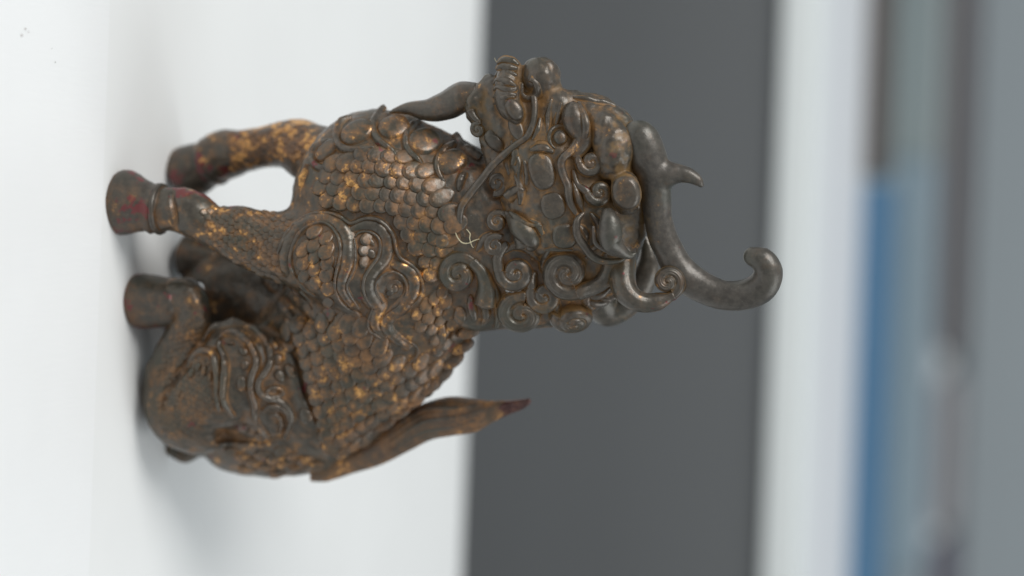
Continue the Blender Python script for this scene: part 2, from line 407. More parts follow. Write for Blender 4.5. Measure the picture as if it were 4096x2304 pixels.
def lay(px, tree, step=6.0, sm=4, jump=60, it=2):
    """pixel polyline of the sculpture's drawing -> points and normals on the base surface"""
    px = np.asarray(px, float); L = np.linalg.norm(np.diff(px[:, :2], axis=0), axis=1).sum()
    C = catmull(px[:, :2], max(5, int(L / step) + 1))
    D, NN = [], []
    for x, y in C:
        p, n = hit(tree, x, y)
        D.append(np.nan if p is None else p[2]); NN.append(np.array([0, 0, -1.]) if n is None else n)
    D = np.array(D); ok = np.isfinite(D)
    if not ok.any(): raise RuntimeError('relief misses the surface %s' % px[0])
    D = np.interp(np.arange(len(D)), np.flatnonzero(ok), D[ok])
    for i in range(1, len(D)):                # do not fall over ledges
        D[i] = D[i - 1] + np.clip(D[i] - D[i - 1], -14, 14)
    D = smooth1(D, sm, it); NN = smooth1(np.array(NN), sm, 2)
    P = np.array([Q(x, y, d) for (x, y), d in zip(C, D)])
    NN /= np.linalg.norm(NN, axis=1)[:, None] + 1e-9
    return P, NN
def stroke(name, px, r, lift=.35, wide=1.0, mat=None, tree=None, ring=10, groove=0, gn=7, parent=None, rise=None, step=6, sm=4, bias=0, it=2):
    P, NN = lay(px, tree or T_ALL, step, sm, it=it); rr = prof(r, len(P))
    if ring <= 10 and rise is None:
        V, f, R = bell(P, NN, rr, wide, 1 + lift, groove)
        return put(name, mesh_from_sculpt(name, V, f, R), mat or M_RIDGE, parent or statue)
    P = P + NN * (rr * lift)[:, None]
    if rise is not None: P = P + NN * prof(rise, len(P))[:, None]
    if bias: P[:, 2] += bias
    V, f, R = sweep(P, NN, rr, wide, ring, groove, gn)
    return put(name, mesh_from_sculpt(name, V, f, R), mat or M_RIDGE, parent or statue)
def free(name, pts, r, mat, ring=14, groove=0, gn=5, wide=1.0, rel=True, parent=None, fine=9, relief=None, up=(0, 0, -1)):
    """a free-standing tapered rod: pts (px, py, depth)"""
    A = catmull(np.array(pts, float), (len(pts) - 1) * fine + 1)
    P = np.array([Q(a[0], a[1], a[2] + (mid(a[0], a[1]) if rel else 0)) for a in A])
    NN = np.tile(np.array(up, float), (len(P), 1))
    V, f, R = sweep(P, NN, prof(r, len(P)), wide, ring, groove, gn)
    if relief is not None: R = R * 0 + relief
    return put(name, mesh_from_sculpt(name, V, f, R), mat, parent or statue)
def snail(c, n, R, turns, a_end, sgn, rise, hollow, stria, seg=60, rad=24, ell=1.0):
    """snail-shell disc: Archimedean tube wound to a centre; returns mesh and the joint of its outer end"""
    u = np.array([1., 0, 0]); u -= u @ n * n; u /= np.linalg.norm(u); v = np.cross(n, u)
    if v[1] < 0: v = -v
    p = R / turns; V, Rl = [], []
    V.append(c + n * (rise + p * .30)); Rl.append(.7)
    th = [2 * math.pi * k / seg for k in range(seg)]
    for i in range(1, rad + 3):
        for k in range(seg):
            w_ = k / (seg - 1) * .999; ang = math.radians(a_end) + sgn * (w_ - 1) * 2 * math.pi
            Ro = p * (turns - 1 + w_); q = min(1, i / rad); r_ = q * Ro
            x = (r_ / p - w_) % 1.0; x = 0 if q >= 1 else x
            t = math.sqrt(max(0, 1 - (2 * x - 1) ** 2))
            fine_ = stria * math.cos(2 * math.pi * 4 * x)
            z = rise * (1 - (r_ / R) ** 1.6) + p * .40 * (t - .45) * (.55 + .45 * r_ / R) * 1.15 - hollow * math.exp(-(r_ / (p * .55)) ** 2) + fine_ * t
            rel = min(1, .15 + .75 * t + .05 * fine_)
            if i == rad + 1: z, r_, rel = -p * .7, r_ * 1.02, 0
            if i == rad + 2: z, r_, rel = -p * 1.6, r_ * .98, 0
            V.append(c + u * (r_ * math.cos(ang)) + v * (r_ * ell * math.sin(ang)) + n * z); Rl.append(rel)
    f = [(0, 1 + k, 1 + (k + 1) % seg) for k in range(seg)]
    for i in range(rad + 1):
        for k in range(seg):
            a_, b_ = 1 + i * seg + k, 1 + i * seg + (k + 1) % seg; f.append((a_, a_ + seg, b_ + seg, b_))
    a = math.radians(a_end); e = (R - p * .5)
    J = c + u * (e * math.cos(a)) + v * (e * ell * math.sin(a)) + n * 0
    Tn = -sgn * (-u * math.sin(a) + v * math.cos(a))          # direction a lock runs when it enters the shell
    return np.array(V), f, np.array(Rl), J, Tn, p
def curl(name, cx, cy, R, turns, a_end, sgn, tail=(), tr=(), rise=14, hollow=0, stria=0, mat=None, tree=None, depth=None, lift=0, ell=1.0, face=.45):
    if depth is None:
        hs = [hit(tree or T_ALL, cx + dx * R * .6, cy + dy * R * .6) for dx, dy in ((0, 0), (1, 0), (-1, 0), (0, 1), (0, -1))]
        hs = [q for q in hs if q[0] is not None]; md = np.median([q[0][2] for q in hs]); hs = [q for q in hs if abs(q[0][2] - md) < 60]
        n = np.mean([q[1] for q in hs], 0); d = np.mean([q[0][2] for q in hs])
    else: n = np.array([0, 0, -1.]); d = depth
    n = (1 - face) * n / np.linalg.norm(n) + face * np.array([0, 0, -1.]); n /= np.linalg.norm(n)
    R *= 1.2; c = Q(cx, cy, d) + n * (R / turns * .34 + 4 + lift)
    V, f, Rl, J, Tn, p = snail(c, n, R, turns, a_end, sgn, rise, hollow, stria, ell=ell)
    if len(tail):
        pts = [Q(q[0], q[1], q[2]) if len(q) == 3 else None for q in tail]
        if pts[0] is None:
            P0, N0 = lay(list(tail) + [(J[0] / ((FPX + J[2]) / FPX) + 2048, J[1] / ((FPX + J[2]) / FPX) + 1152)], tree or T_ALL, 12, 3)
            P0, N0 = P0[::2], N0[::2]; m = len(P0); rr0 = prof(list(tr) + [p * .5], m)
            P0 = P0 + N0 * (rr0 * .15)[:, None]
            k = np.linspace(0, 1, m)[:, None] ** 3; P0 = P0 * (1 - k) + (P0 + (J - P0[-1])) * k
        else: P0 = np.array(pts + [J])
        P0 = np.vstack([P0[:-1], J - Tn * p * .25, J + Tn * p * .5])
        A = P0
        seg_ = np.linalg.norm(np.diff(A, axis=0), axis=1); A = A[np.concatenate([[True], seg_ > 4])]
        m = len(A) * 4; idx = np.linspace(0, len(A) - 1, m); C = np.stack([np.interp(idx, np.arange(len(A)), A[:, j]) for j in range(3)], 1); C = smooth1(C, 3, 2)
        rr = prof(list(tr) + [p * .52, p * .5], m)
        V2, f2, R2 = sweep(C, np.tile(n, (m, 1)), rr, 1.0, 28 if stria else 16, .05 if stria else 0, 6)
        o = len(V); V = np.vstack([V, V2]); f = f + [tuple(q + o for q in t) for t in f2]; Rl = np.concatenate([Rl, R2 * .85])
    return put(name, mesh_from_sculpt(name, V, f, Rl), mat or M_CURL, statue)
def Z(ox, oy, s, pts): return [(ox + x / s, oy + y / s) for x, y in pts]
def dome(name, cx, cy, rx, ry, h, ang=0, mat=None, tree=None, rings=6, seg=20, square=2.0, rim=0.0, dip=0.0, lift=0, base_rel=.15, top_rel=.55):
    p, n = hit(tree or T_ALL, cx, cy)
    n = .75 * n + .25 * np.array([0, 0, -1.]); n /= np.linalg.norm(n)
    a = math.radians(ang); u = np.array([math.cos(a), math.sin(a), 0]); u -= u @ n * n; u /= np.linalg.norm(u); v = np.cross(n, u)
    V, R = [p + n * (h + lift - dip)], [top_rel - dip * .02]
    for i in range(1, rings + 1):
        q = i / rings
        for k in range(seg):
            b = 2 * math.pi * k / seg; cb, sb = math.cos(b), math.sin(b)
            e = (abs(cb) ** square + abs(sb) ** square) ** (-1 / square)
            z = h * math.sqrt(max(0, 1 - (q * .999) ** 2.6)) - dip * max(0, 1 - (q / .7) ** 2) + rim * math.exp(-((q - .8) / .12) ** 2)
            if i == rings: z = -h * .8 - 6
            V.append(p + u * (rx * q * e * cb) + v * (ry * q * e * sb) + n * (z + lift))
            R.append(top_rel - dip * .015 if q < .6 else (top_rel + .2 if q < .97 else base_rel))
    f = [(0, 1 + k, 1 + (k + 1) % seg) for k in range(seg)]
    for i in range(rings - 1):
        for k in range(seg):
            a_, b_ = 1 + i * seg + k, 1 + i * seg + (k + 1) % seg; f.append((a_, a_ + seg, b_ + seg, b_))
    return put(name, mesh_from_sculpt(name, np.array(V), f, R), mat or M_HEAD, statue)

# ------------------------------------------------------------------ hooves, tail, horns, beard, whisker
def hoof(pts, r, mat):
    A = catmull(np.array(pts, float), 19); P = np.array([Q(a[0], a[1], a[2] + mid(a[0], a[1])) for a in A])
    NN = np.tile(np.array([0, 0, -1.]), (len(P), 1)); rr = prof(r, 19)
    V, f, R = sweep(P, NN, rr, 1.0, 28, .02, 2)
    R[:] = .25 + .2 * (R > .5)
    return put('hoof', mesh_from_sculpt('hoof', V, f, R), mat, statue)
hoof([(640, 838, -295), (560, 822, -292), (465, 804, -258)], (97, 108, 100, 106, 112, 120, 130, 137, 136, 122), M_FOOT)
hoof([(715, 1213, -228), (630, 1207, -226), (545, 1203, -214)], (96, 102, 104, 108, 112, 114, 116, 112), M_FOOT)
hoof([(870, 636, 325), (810, 665, 338), (735, 700, 350)], (106, 112, 100, 106, 112, 116, 120, 116), M_FOOT)
hoof([(880, 1045, 240), (800, 1030, 250), (735, 1020, 255)], (80, 84, 84, 88, 92, 90), M_FOOT)
# fetlock rings
def ringband(c, n_dir, R, r, mat):
    th = np.linspace(0, 2 * math.pi, 33); n = np.array(n_dir, float); n /= np.linalg.norm(n)
    u = np.cross(n, (0, 0, 1.)); u /= np.linalg.norm(u); v = np.cross(n, u); c = Q(c[0], c[1], c[2] + mid(c[0], c[1]))
    P = np.array([c + R * (math.cos(t) * u + math.sin(t) * v) for t in th]); NN = P - c
    V, f, Rr = sweep(P, NN, np.full(33, r), 1.0, 8)
    return put('fetlock_ring', mesh_from_sculpt('fetlock_ring', V, f, Rr), mat, statue)
ringband((642, 836, -295), (1, .05, -.3), 96, 14, M_FOOT)
ringband((850, 642, 328), (.8, -.45, -.2), 92, 14, M_FOOT)

tl = Field(Q(1180, 1500, 200), Q(2160, 1960, 1150), 6.0)
tl.chain([(1180, 1840, 0, 62), (1290, 1868, 10, 62), (1400, 1838, 20, 62), (1500, 1800, 30, 70), (1600, 1742, 40, 78), (1700, 1690, 40, 80), (1800, 1665, 40, 85), (1880, 1662, 40, 74), (1950, 1648, 40, 50), (2030, 1630, 40, 32), (2085, 1617, 40, 23), (2112, 1606, 40, 15)], 10, .95)
tl.chain([(1250, 1900, -20, 26), (1300, 1900, -20, 26)], 20); tl.chain([(1180, 1885, 0, 24)], 16)
VT, FT = tl.mesh(1)
tip = VT[:, 0] / ((FPX + VT[:, 2]) / FPX) + 2048
def submesh(V, Fc, keep):
    Fk = Fc[keep]; u, inv = np.unique(Fk, return_inverse=True); return V[u], inv.reshape(-1, 4)
ft = tip[FT].mean(1) > 2005 + 12 * np.sin(VT[FT][:, :, 1].mean(1) * .12)
Va, Fa = submesh(VT, FT, ~ft); tail = put('tail', mesh_from_sculpt('tail', Va, Fa), M_TAIL, statue)
Va, Fa = submesh(VT, FT, ft); put('tail_tip', mesh_from_sculpt('tail_tip', Va, Fa), M_TIP, tail, 'dark red lacquered tail tip')
T_TAIL = bvh(VT, FT)
for ys in ((1720, 1640, 1632, 1622), (1770, 1690, 1668, 1640), (1805, 1730, 1706, 1670)):
    stroke('tail_strand', [(1560, ys[0]), (1690, ys[1]), (1820, ys[2]), (1930, ys[3])], (4, 8, 9, 3), -.3, mat=M_TAIL, tree=T_TAIL, ring=8, parent=tail)

hn = Field(Q(2440, 440, -400), Q(3180, 1280, 500), 6.0)
hn.chain([(2545, 545, -35, 62), (2568, 560, -35, 72), (2600, 650, -35, 74), (2622, 760, -35, 64), (2632, 860, -38, 58), (2652, 950, -42, 60), (2695, 1040, -45, 62), (2745, 1105, -45, 66), (2815, 1152, -45, 64), (2900, 1181, -45, 61), (2985, 1178, -45, 62), (3052, 1142, -45, 64), (3074, 1085, -45, 58), (3050, 1042, -45, 52), (3012, 1026, -45, 40)], 14, .9, fine=8)
hn.chain([(2650, 700, -35, 60), (2710, 694, -35, 40), (2755, 702, -35, 31), (2790, 722, -35, 22), (2806, 742, -35, 11)], 18)
VN, FN = hn.mesh(3); VN = roughen(VN, 2.2, 80, .5, 26, FN); hx = VN[:, :2] / ((FPX + VN[:, 2]) / FPX)[:, None] + np.array([2048, 1152])
hm = mesh_from_sculpt('horn', VN, FN, .62 - .5 * np.clip(1 - np.hypot(hx[:, 0] - 2575, hx[:, 1] - 900) / 190, 0, 1))
hm.attributes.new('lacquer', 'FLOAT', 'POINT').data.foreach_set('value', (1.6 * np.clip(1 - np.hypot(hx[:, 0] - 2992, hx[:, 1] - 1112) / 46, 0, 1)).astype(np.float32))
put('horn', hm, M_HORN, statue, 'near grey horn with a short side prong and hooked tip')
fh = Field((250, -330, -150), (760, 330, 760), 7.0)
fh.chain([(2572, 935, 175, 10), (2590, 990, 175, 30), (2592, 1060, 170, 48), (2560, 1140, 165, 62), (2500, 1210, 150, 66), (2430, 1240, 120, 70), (2380, 1180, 80, 80)], 14)
VN, FN = fh.mesh(2); put('hair_lock', mesh_from_sculpt('hair_lock', VN, FN, .62 + 0 * VN[:, 0]), M_CURL, statue, 'far hair lock seen behind the horn')

free('beard', [(1915, 378, -10), (1850, 388, -5), (1790, 420, 0), (1715, 440, 0), (1640, 434, 0), (1590, 441, 0), (1560, 450, 0)], (46, 62, 60, 52, 38, 22, 6), M_CURL, 24, .035, 4)
wh = []
for x, y in Z(1700, 200, 3.22, [(1395, 590), (1412, 690), (1405, 850), (1370, 1000), (1310, 1120), (1180, 1215), (1050, 1320)]):
    p, n = hit(T_ALL, x, y); wh.append((x, y, p[2] - 14 if p is not None else wh[-1][2]))
dlast = wh[-1][2]
for i, (x, y) in enumerate(Z(1700, 550, 3.22, [(850, 385), (745, 520), (640, 650), (545, 775), (470, 890), (448, 1000), (450, 1100), (470, 1200), (500, 1275)])):
    wh.append((x, y, dlast + 12 * i))
D = smooth1(np.array([q[2] for q in wh]), 1, 2); wh = [(q[0], q[1], d) for q, d in zip(wh, D)]
free('whisker', wh, (15, 15, 15, 15, 16, 16, 17, 17, 15, 13), M_CURL, 12, rel=False, fine=7)

# ------------------------------------------------------------------ face details
stroke('nostril', Z(1700, 200, 3.22, [(1250, 420), (1228, 490), (1240, 560), (1290, 605), (1360, 610), (1425, 575), (1450, 490), (1415, 410), (1350, 375)]), (8, 13, 15, 16, 18, 15, 9), .35, mat=M_HEAD, tree=T_HEAD)
for a in ([(925, 175), (1010, 135), (1120, 150), (1210, 195)], [(915, 255), (975, 215), (1080, 228), (1195, 240)], [(905, 335), (970, 290), (1090, 305), (1190, 330)],
          [(880, 440), (945, 390), (1050, 405), (1175, 470)], [(885, 520), (950, 480), (1080, 515), (1190, 490)], [(875, 610), (940, 570), (1040, 570), (1180, 580)],
          [(885, 700), (950, 655), (1050, 612), (1160, 600)]):
    stroke('lip_wrinkle', Z(1700, 200, 3.22, a), (4, 15, 17, 7), .15, mat=M_HEAD, tree=T_HEAD, ring=8)
# fang-like lobe at the mouth corner
dome('cheek_lobe', 1700 + 1150 / 3.22, 200 + 770 / 3.22, 54, 36, 30, 60, M_HEAD, T_HEAD)
dome('cheek_lobe', 1700 + 1180 / 3.22, 200 + 1010 / 3.22, 62, 34, 20, 65, M_HEAD, T_HEAD)
dome('cheek_lobe', 1700 + 900 / 3.22, 200 + 1180 / 3.22, 60, 36, 22, 50, M_HEAD, T_HEAD)
# eye
eye = dome('eye', 2241, 551, 33, 36, 30, 0, M_CURL, T_HEAD)
stroke('eyelid', [(2241 + 44 * math.cos(a), 551 + 48 * math.sin(a)) for a in np.linspace(2.0, 5.6, 14)], (5, 10, 10, 5), .2, mat=M_HEAD, tree=T_HEAD, ring=8)
# brow: a wavy lock with three strands, two of them ending in curls
zb = Z(1700, 200, 3.22, [(1900, 700), (1905, 800), (1960, 920), (2030, 1040), (2040, 1150), (1990, 1270), (1920, 1390)])
stroke('eyebrow', zb, (30, 50, 54, 50, 44, 34, 24), .3, mat=M_CURL, tree=T_HEAD, ring=16)
stroke('eyebrow_strand', Z(1700, 200, 3.22, [(1990, 690), (2040, 790), (2110, 900), (2145, 1000), (2120, 1110), (2060, 1220), (1990, 1330)]), (8, 16, 18, 17, 14, 9), .9, mat=M_CURL, tree=T_HEAD, rise=(14, 14), ring=10)
stroke('eyebrow_strand', Z(1700, 200, 3.22, [(1950, 780), (2000, 890), (2060, 990), (2090, 1090), (2040, 1200), (1980, 1300)]), (6, 12, 13, 12, 8), 1.2, mat=M_CURL, tree=T_HEAD, rise=(20, 20), ring=10)
stroke('eyebrow_strand', Z(1700, 200, 3.22, [(1830, 760), (1840, 880), (1900, 990), (1960, 1090), (1940, 1200), (1870, 1300)]) + Z(1700, 550, 3.22, [(1780, 260), (1755, 370), (1790, 500), (1840, 620), (1850, 740), (1870, 850), (1930, 960), (2010, 1050)]), (8, 17, 19, 19, 18, 18, 17, 13, 6), .7, mat=M_CURL, tree=T_HEAD, rise=(8, 8), ring=10)
stroke('brow_fold', Z(2200, 300, 3.22, [(300, 290), (420, 300), (560, 330), (700, 350), (850, 400)]), (6, 12, 12, 5), .1, mat=M_HEAD, tree=T_HEAD)
for a, r_ in (([(2206, 395), (2192, 465), (2190, 540)], (5, 13, 5)), ([(2246, 410), (2232, 465), (2222, 500)], (4, 11, 4)), ([(2130, 560), (2150, 520), (2160, 470)], (5, 14, 6)), ([(2095, 640), (2110, 690), (2105, 740)], (5, 16, 6)),
          ([(2050, 560), (2062, 610), (2050, 660)], (8, 20, 8)), ([(2010, 600), (2025, 650), (2040, 700)], (6, 15, 6)), ([(2265, 590), (2255, 640), (2248, 700)], (4, 12, 5)), ([(2120, 880), (2150, 900), (2170, 940)], (5, 15, 6)), ([(2180, 1000), (2230, 995), (2290, 1000)], (5, 13, 5))):
    stroke('face_fold', a, r_, .1, mat=M_HEAD, tree=T_HEAD, ring=8)
# cheek plates
for cx, cy, rx, ry, an in ((2168, 682, 84, 58, 74), (2212, 822, 62, 58, 80), (2260, 944, 60, 58, 85)):
    dome('cheek_plate', cx, cy, rx, ry, 21, an, M_HEAD, T_HEAD, 7, 22, 2.4, 0, 2, base_rel=.0)
dome('forehead_plate', 2503, 772, 76, 60, 22, 80, M_HEAD, T_HEAD, 6, 22, 2.2, 0, 0)
# jaw curls
stroke('cheek_lock', Z(1700, 550, 3.22, [(1040, 960), (1130, 1040), (1240, 1150), (1340, 1250), (1380, 1340), (1330, 1420)]), (10, 26, 44, 46, 40, 22), .15, mat=M_CURL, ring=14)
stroke('cheek_lock', Z(1700, 550, 3.22, [(1110, 950), (1190, 1010), (1290, 1090), (1400, 1120), (1510, 1130)]), (6, 15, 14, 8, 4), .9, mat=M_CURL, ring=10, rise=(6, 6))
stroke('cheek_bar', Z(1700, 550, 3.22, [(1050, 770), (1130, 700), (1240, 655), (1290, 690)]), (17, 20, 19, 12), .5, mat=M_CURL)
stroke('cheek_strand', Z(1700, 550, 3.22, [(1190, 240), (1225, 350), (1210, 480), (1215, 570)]), (6, 8, 8, 5), .4, mat=M_CURL, ring=8)
curl('eyebrow_curl', 2360, 652, 54, 2, 180, 1, Z(1700, 550, 3.22, [(1960, 60), (1930, 180), (1940, 290)]), (12, 13, 13), 14, tree=T_HEAD, lift=14)
curl('eyebrow_curl', 2390, 768, 56, 2, 180, 1, Z(1700, 550, 3.22, [(1900, 380), (1930, 520), (1960, 620)]), (10, 13, 14), 14, tree=T_HEAD, lift=14)
curl('beard_curl', 1917, 518, 36, 2, -70, 1, [(1880, 430), (1895, 470)], (22, 18), 10, mat=M_HEAD, tree=T_HEAD)
curl('jaw_curl', 1992, 733, 50, 2, 110, 1, (), (), 8, tree=T_ALL)
curl('jaw_curl', 1989, 888, 47, 2, -55, 1, [(2110, 985), (2085, 930), (2055, 878)], (46, 36, 20), 12, tree=T_ALL)
curl('jaw_curl', 1980, 983, 48, 2, -50, 1, (), (), 8)
curl('cloud_curl', *Z(1050, 800, 3.22, [(1690, 1130)])[0], 46, 2, 120, 1, (), (), 4, mat=M_RIDGE, tree=T_BODY, lift=-14, face=.1)
curl('leg_curl', *Z(1050, 800, 3.22, [(180, 1100)])[0], 34, 2, 60, 1, (), (), 4, mat=M_RIDGE, tree=T_BODY, lift=-6)
# mane
curl('mane_curl', 2272, 1086, 104, 2, 60, -1, [(2448, 1000), (2440, 1070), (2405, 1130)], (38, 38, 36, 32), 30, 0, 2.2)
curl('mane_curl', 2062, 1086, 78, 2, 190, 1, [(2040, 965), (2000, 1000), (1984, 1040)], (14, 22, 24), 26, 12)
curl('mane_curl', 1836, 1092, 90, 2, -40, 1, [(1940, 1230), (1950, 1160), (1935, 1090)], (50, 44, 34), 16, 0, 1.2)
curl('mane_curl', 2180, 1182, 74, 2, 215, 1, [(2150, 1080), (2125, 1110)], (14, 20), 18, 0, 0)
curl('mane_curl', 2090, 1250, 104, 2, -80, 1, (), (), 18, 0, 1.5, ell=.86)
curl('mane_curl', 2290, 1262, 84, 3, -150, 1, (), (), 52, 0, 1.2, ell=.8, face=.2)
# ear
stroke('ear', Z(2172, 694, 2.574, [(590, 360), (600, 450), (610, 560), (650, 660), (720, 730), (800, 760), (860, 740)]), (22, 42, 50, 44, 32, 18, 4), .55, 1.0, M_HORN, T_HEAD, 18, rise=(64, 100))
stroke('ear_rim', Z(2172, 694, 2.574, [(470, 470), (500, 580), (570, 690), (660, 760), (760, 780)]), (6, 11, 12, 10, 5), .5, mat=M_HORN, tree=T_HEAD, rise=(80, 100), ring=8)
stroke('ear_rim', Z(2172, 694, 2.574, [(420, 400), (350, 470), (345, 590), (420, 710), (520, 800), (640, 845), (760, 840), (830, 790)]), (8, 16, 18, 18, 18, 16, 12, 6), .7, mat=M_CURL, tree=T_HEAD, rise=(20, 70), ring=10)
# mane
G = dict(groove=.045, gn=6, ring=28)
ld = mid(2600, 1150) - 150
curl('hair_lock', 2670, 1126, 66, 2, 70, 1, [(2490, 940, mid(2490, 960) + 20), (2492, 1020, mid(2490, 1030) - 60), (2482, 1100, mid(2480, 1100) - 140), (2490, 1160, ld - 10), (2530, 1205, ld - 5), (2590, 1218, ld), (2640, 1208, ld)], (60, 58, 55, 50, 43, 38, 35), 14, 0, 1.5, depth=ld)
for a in ([(1915, 1150), (1935, 1200), (1945, 1260), (1930, 1300)], [(1965, 1110), (1985, 1180), (1995, 1250), (1985, 1310)], [(1880, 1180), (1888, 1230), (1900, 1280)], [(2020, 1150), (2040, 1180), (2030, 1230)], [(2330, 1170), (2390, 1180), (2440, 1150)], [(2330, 1200), (2400, 1210), (2450, 1180)]):
    stroke('mane_strand', a, (8, 20, 20, 8), .1, mat=M_CURL, **G)
dome('neck_stud', 1768, 959, 42, 42, 26, 0, M_CURL)
for a in ([(2010, 1015), (2060, 985), (2120, 1000), (2165, 1045)], [(2205, 985), (2175, 1050), (2190, 1115)], [(2350, 1010), (2400, 965), (2395, 900), (2360, 850)], [(2385, 1195), (2440, 1185), (2485, 1150)],
          [(2030, 1165), (2000, 1215), (1992, 1275)], [(1905, 1005), (1935, 960), (1968, 930)], [(2130, 1180), (2105, 1150), (2120, 1110)], [(2230, 1180), (2225, 1230), (2240, 1290)], [(2370, 1150), (2345, 1200), (2370, 1240)],
          [(2300, 890), (2335, 930), (2345, 980)], [(2060, 700), (2085, 760), (2080, 820)], [(2120, 600), (2170, 590), (2215, 610)], [(2290, 720), (2310, 790), (2330, 850)]):
    stroke('mane_strand', a, (6, 17, 18, 7), .2, mat=M_CURL, ring=8, sm=3)
for p in ((2345, 1030), (2551, 828), (2473, 1011), (2130, 1036)):
    dome('bead', p[0], p[1], 9, 9, 9, 0, M_CURL, rings=3, seg=10)

# ------------------------------------------------------------------ chest plates
zc = lambda pts: Z(1100, 400, 3.22, pts)
PL = [([(985, 235), (880, 265), (815, 350), (795, 470), (815, 565), (880, 625), (1000, 650), (1150, 632), (1280, 612)], (1060, 420), 70, 52),
      ([(1405, 75), (1330, 170), (1268, 285), (1262, 400), (1312, 500), (1400, 580), (1500, 650), (1590, 770)], (1530, 360), 66, 54),
      ([(1865, 262), (1765, 325), (1695, 430), (1682, 560), (1735, 680), (1830, 760), (1910, 860)], (1930, 540), 74, 60),
      ([(2330, 540), (2235, 600), (2140, 690), (2092, 790), (2092, 900), (2135, 1000), (2185, 1060)], (2270, 800), 66, 50),
      ([(760, 500), (640, 560), (545, 600), (482, 690), (492, 785), (545, 855), (630, 870), (745, 800), (860, 720)], (680, 650), 58, 34),
      ([(2445, 920), (2390, 1040), (2360, 1180)], None, 0, 0)]
for ri, c, a, b in PL:
    if c:
        q = zc([c])[0]; pl = dome('belly_plate', q[0], q[1], a * 1.2, b * 1.2, 24, -35, M_SCALE, T_BODY, 6, 20, 2.2, top_rel=.18)
    stroke('belly_ridge', zc(ri), (8, 15, 17, 17, 17, 16, 13, 8), .35, 1.0, M_RIDGE, T_BODY)
stroke('belly_ridge', zc([(410, 830), (390, 930), (360, 1030), (330, 1120)]), (10, 16, 16, 8), .3, 1.0, M_FARLEG, T_BODY)
stroke('collar_fold', zc([(2330, 430), (2370, 520), (2440, 600), (2560, 690), (2640, 760)]), (10, 18, 22, 16), .2, 1.0, M_FOOT, T_BODY)

# ------------------------------------------------------------------ cloud ornament of the shoulder
zs = lambda pts: Z(1050, 800, 3.22, pts); z6 = lambda pts: Z(1100, 1150, 3.22, pts)
rA = zs([(640, 1410), (600, 1330), (530, 1270), (440, 1220), (370, 1150), (300, 1060), (240, 950), (212, 830), (218, 700), (250, 560), (320, 430), (430, 320), (560, 230), (700, 178), (850, 165), (970, 195), (1060, 255), (1130, 298), (1200, 285), (1290, 245), (1400, 230), (1500, 255), (1600, 330), (1670, 420), (1705, 530), (1725, 640), (1780, 740), (1880, 805), (1970, 880), (2030, 980), (2060, 1080), (2045, 1200), (1990, 1300)]) + z6([(1690, 290), (1580, 360), (1510, 440), (1510, 530), (1580, 620), (1690, 670), (1790, 720), (1840, 800), (1810, 890), (1730, 960)])
rB = zs([(670, 1240), (560, 1150), (480, 1060), (410, 960), (372, 850), (362, 720), (392, 590), (455, 465), (545, 375), (680, 305), (800, 292), (890, 345), (960, 440), (1002, 560), (1012, 680), (992, 800), (960, 930), (942, 1060), (950, 1170), (1000, 1280), (1080, 1370)]) + z6([(980, 280), (1060, 330), (1100, 370)])
rC = zs([(1180, 500), (1195, 640), (1192, 780), (1170, 890), (1115, 1010), (1085, 1100), (1115, 1200), (1190, 1300), (1250, 1400)])
rD = zs([(1190, 480), (1240, 425), (1330, 402), (1430, 432), (1500, 505), (1515, 610), (1490, 720), (1420, 820), (1345, 920), (1300, 1020), (1292, 1130), (1325, 1240), (1395, 1350)]) + z6([(1265, 250), (1225, 370), (1202, 470), (1232, 560), (1330, 630), (1430, 685), (1475, 750), (1450, 830)])
rE = zs([(1560, 1330), (1470, 1210), (1440, 1110), (1475, 1020), (1560, 950), (1680, 920), (1780, 960), (1850, 1060), (1862, 1160), (1830, 1260), (1760, 1350)]) + z6([(1560, 260), (1440, 350), (1380, 450), (1400, 540), (1480, 600)])
T0 = T_BODY
for P_, r_ in ((rA, (5, 9, 10, 10, 10, 10, 9, 8, 5)), (rB, (5, 9, 9, 9, 9, 9, 8, 5)), (rC, (5, 8, 8, 8, 5)), (rD, (5, 8, 9, 9, 9, 8, 8, 4)), (rE, (4, 8, 8, 8, 8, 4))):
    stroke('cloud_ridge', P_, r_, .75, 1.0, M_RIDGE, T0, 10)
# the flat bands between the ridges
bands = [zs([(640, 1320), (520, 1210), (430, 1110), (340, 1000), (292, 850), (290, 700), (330, 540), (400, 420), (520, 315), (680, 240), (850, 235), (980, 310), (1060, 420), (1095, 560), (1100, 700), (1090, 820), (1050, 940), (1015, 1060), (1020, 1170), (1080, 1280), (1160, 1380)]),
         zs([(1100, 420), (1190, 350), (1320, 318), (1440, 330), (1550, 410), (1600, 530), (1610, 650), (1580, 760), (1500, 850), (1420, 940), (1375, 1040), (1370, 1130), (1400, 1240), (1470, 1350)]) + z6([(1330, 260), (1290, 400), (1290, 500), (1350, 580), (1440, 640)]),
         zs([(1610, 760), (1700, 830), (1830, 880), (1930, 970), (1960, 1090), (1930, 1210), (1860, 1310)]) + z6([(1640, 260), (1530, 350), (1440, 450), (1450, 540), (1540, 640), (1650, 720), (1740, 790)])]
for b in bands: stroke('cloud_band', b, (4, 13, 14, 14, 14, 14, 14, 12, 6), .3, 1.9, M_SCALE, T0, 10)
dome('cloud_bead', *zs([(1640, 1190)])[0], 17, 22, 14, 70, M_FOOT, T0, 4, 12)
dome('cloud_bead', *zs([(1760, 1080)])[0], 22, 13, 10, 60, M_SCALE, T0, 4, 12)
dome('cloud_bead', *zs([(1400, 540)])[0], 26, 12, 10, 50, M_SCALE, T0, 4, 12)
dome('cloud_bead', *zs([(1400, 690)])[0], 28, 22, 12, 50, M_SCALE, T0, 4, 12)

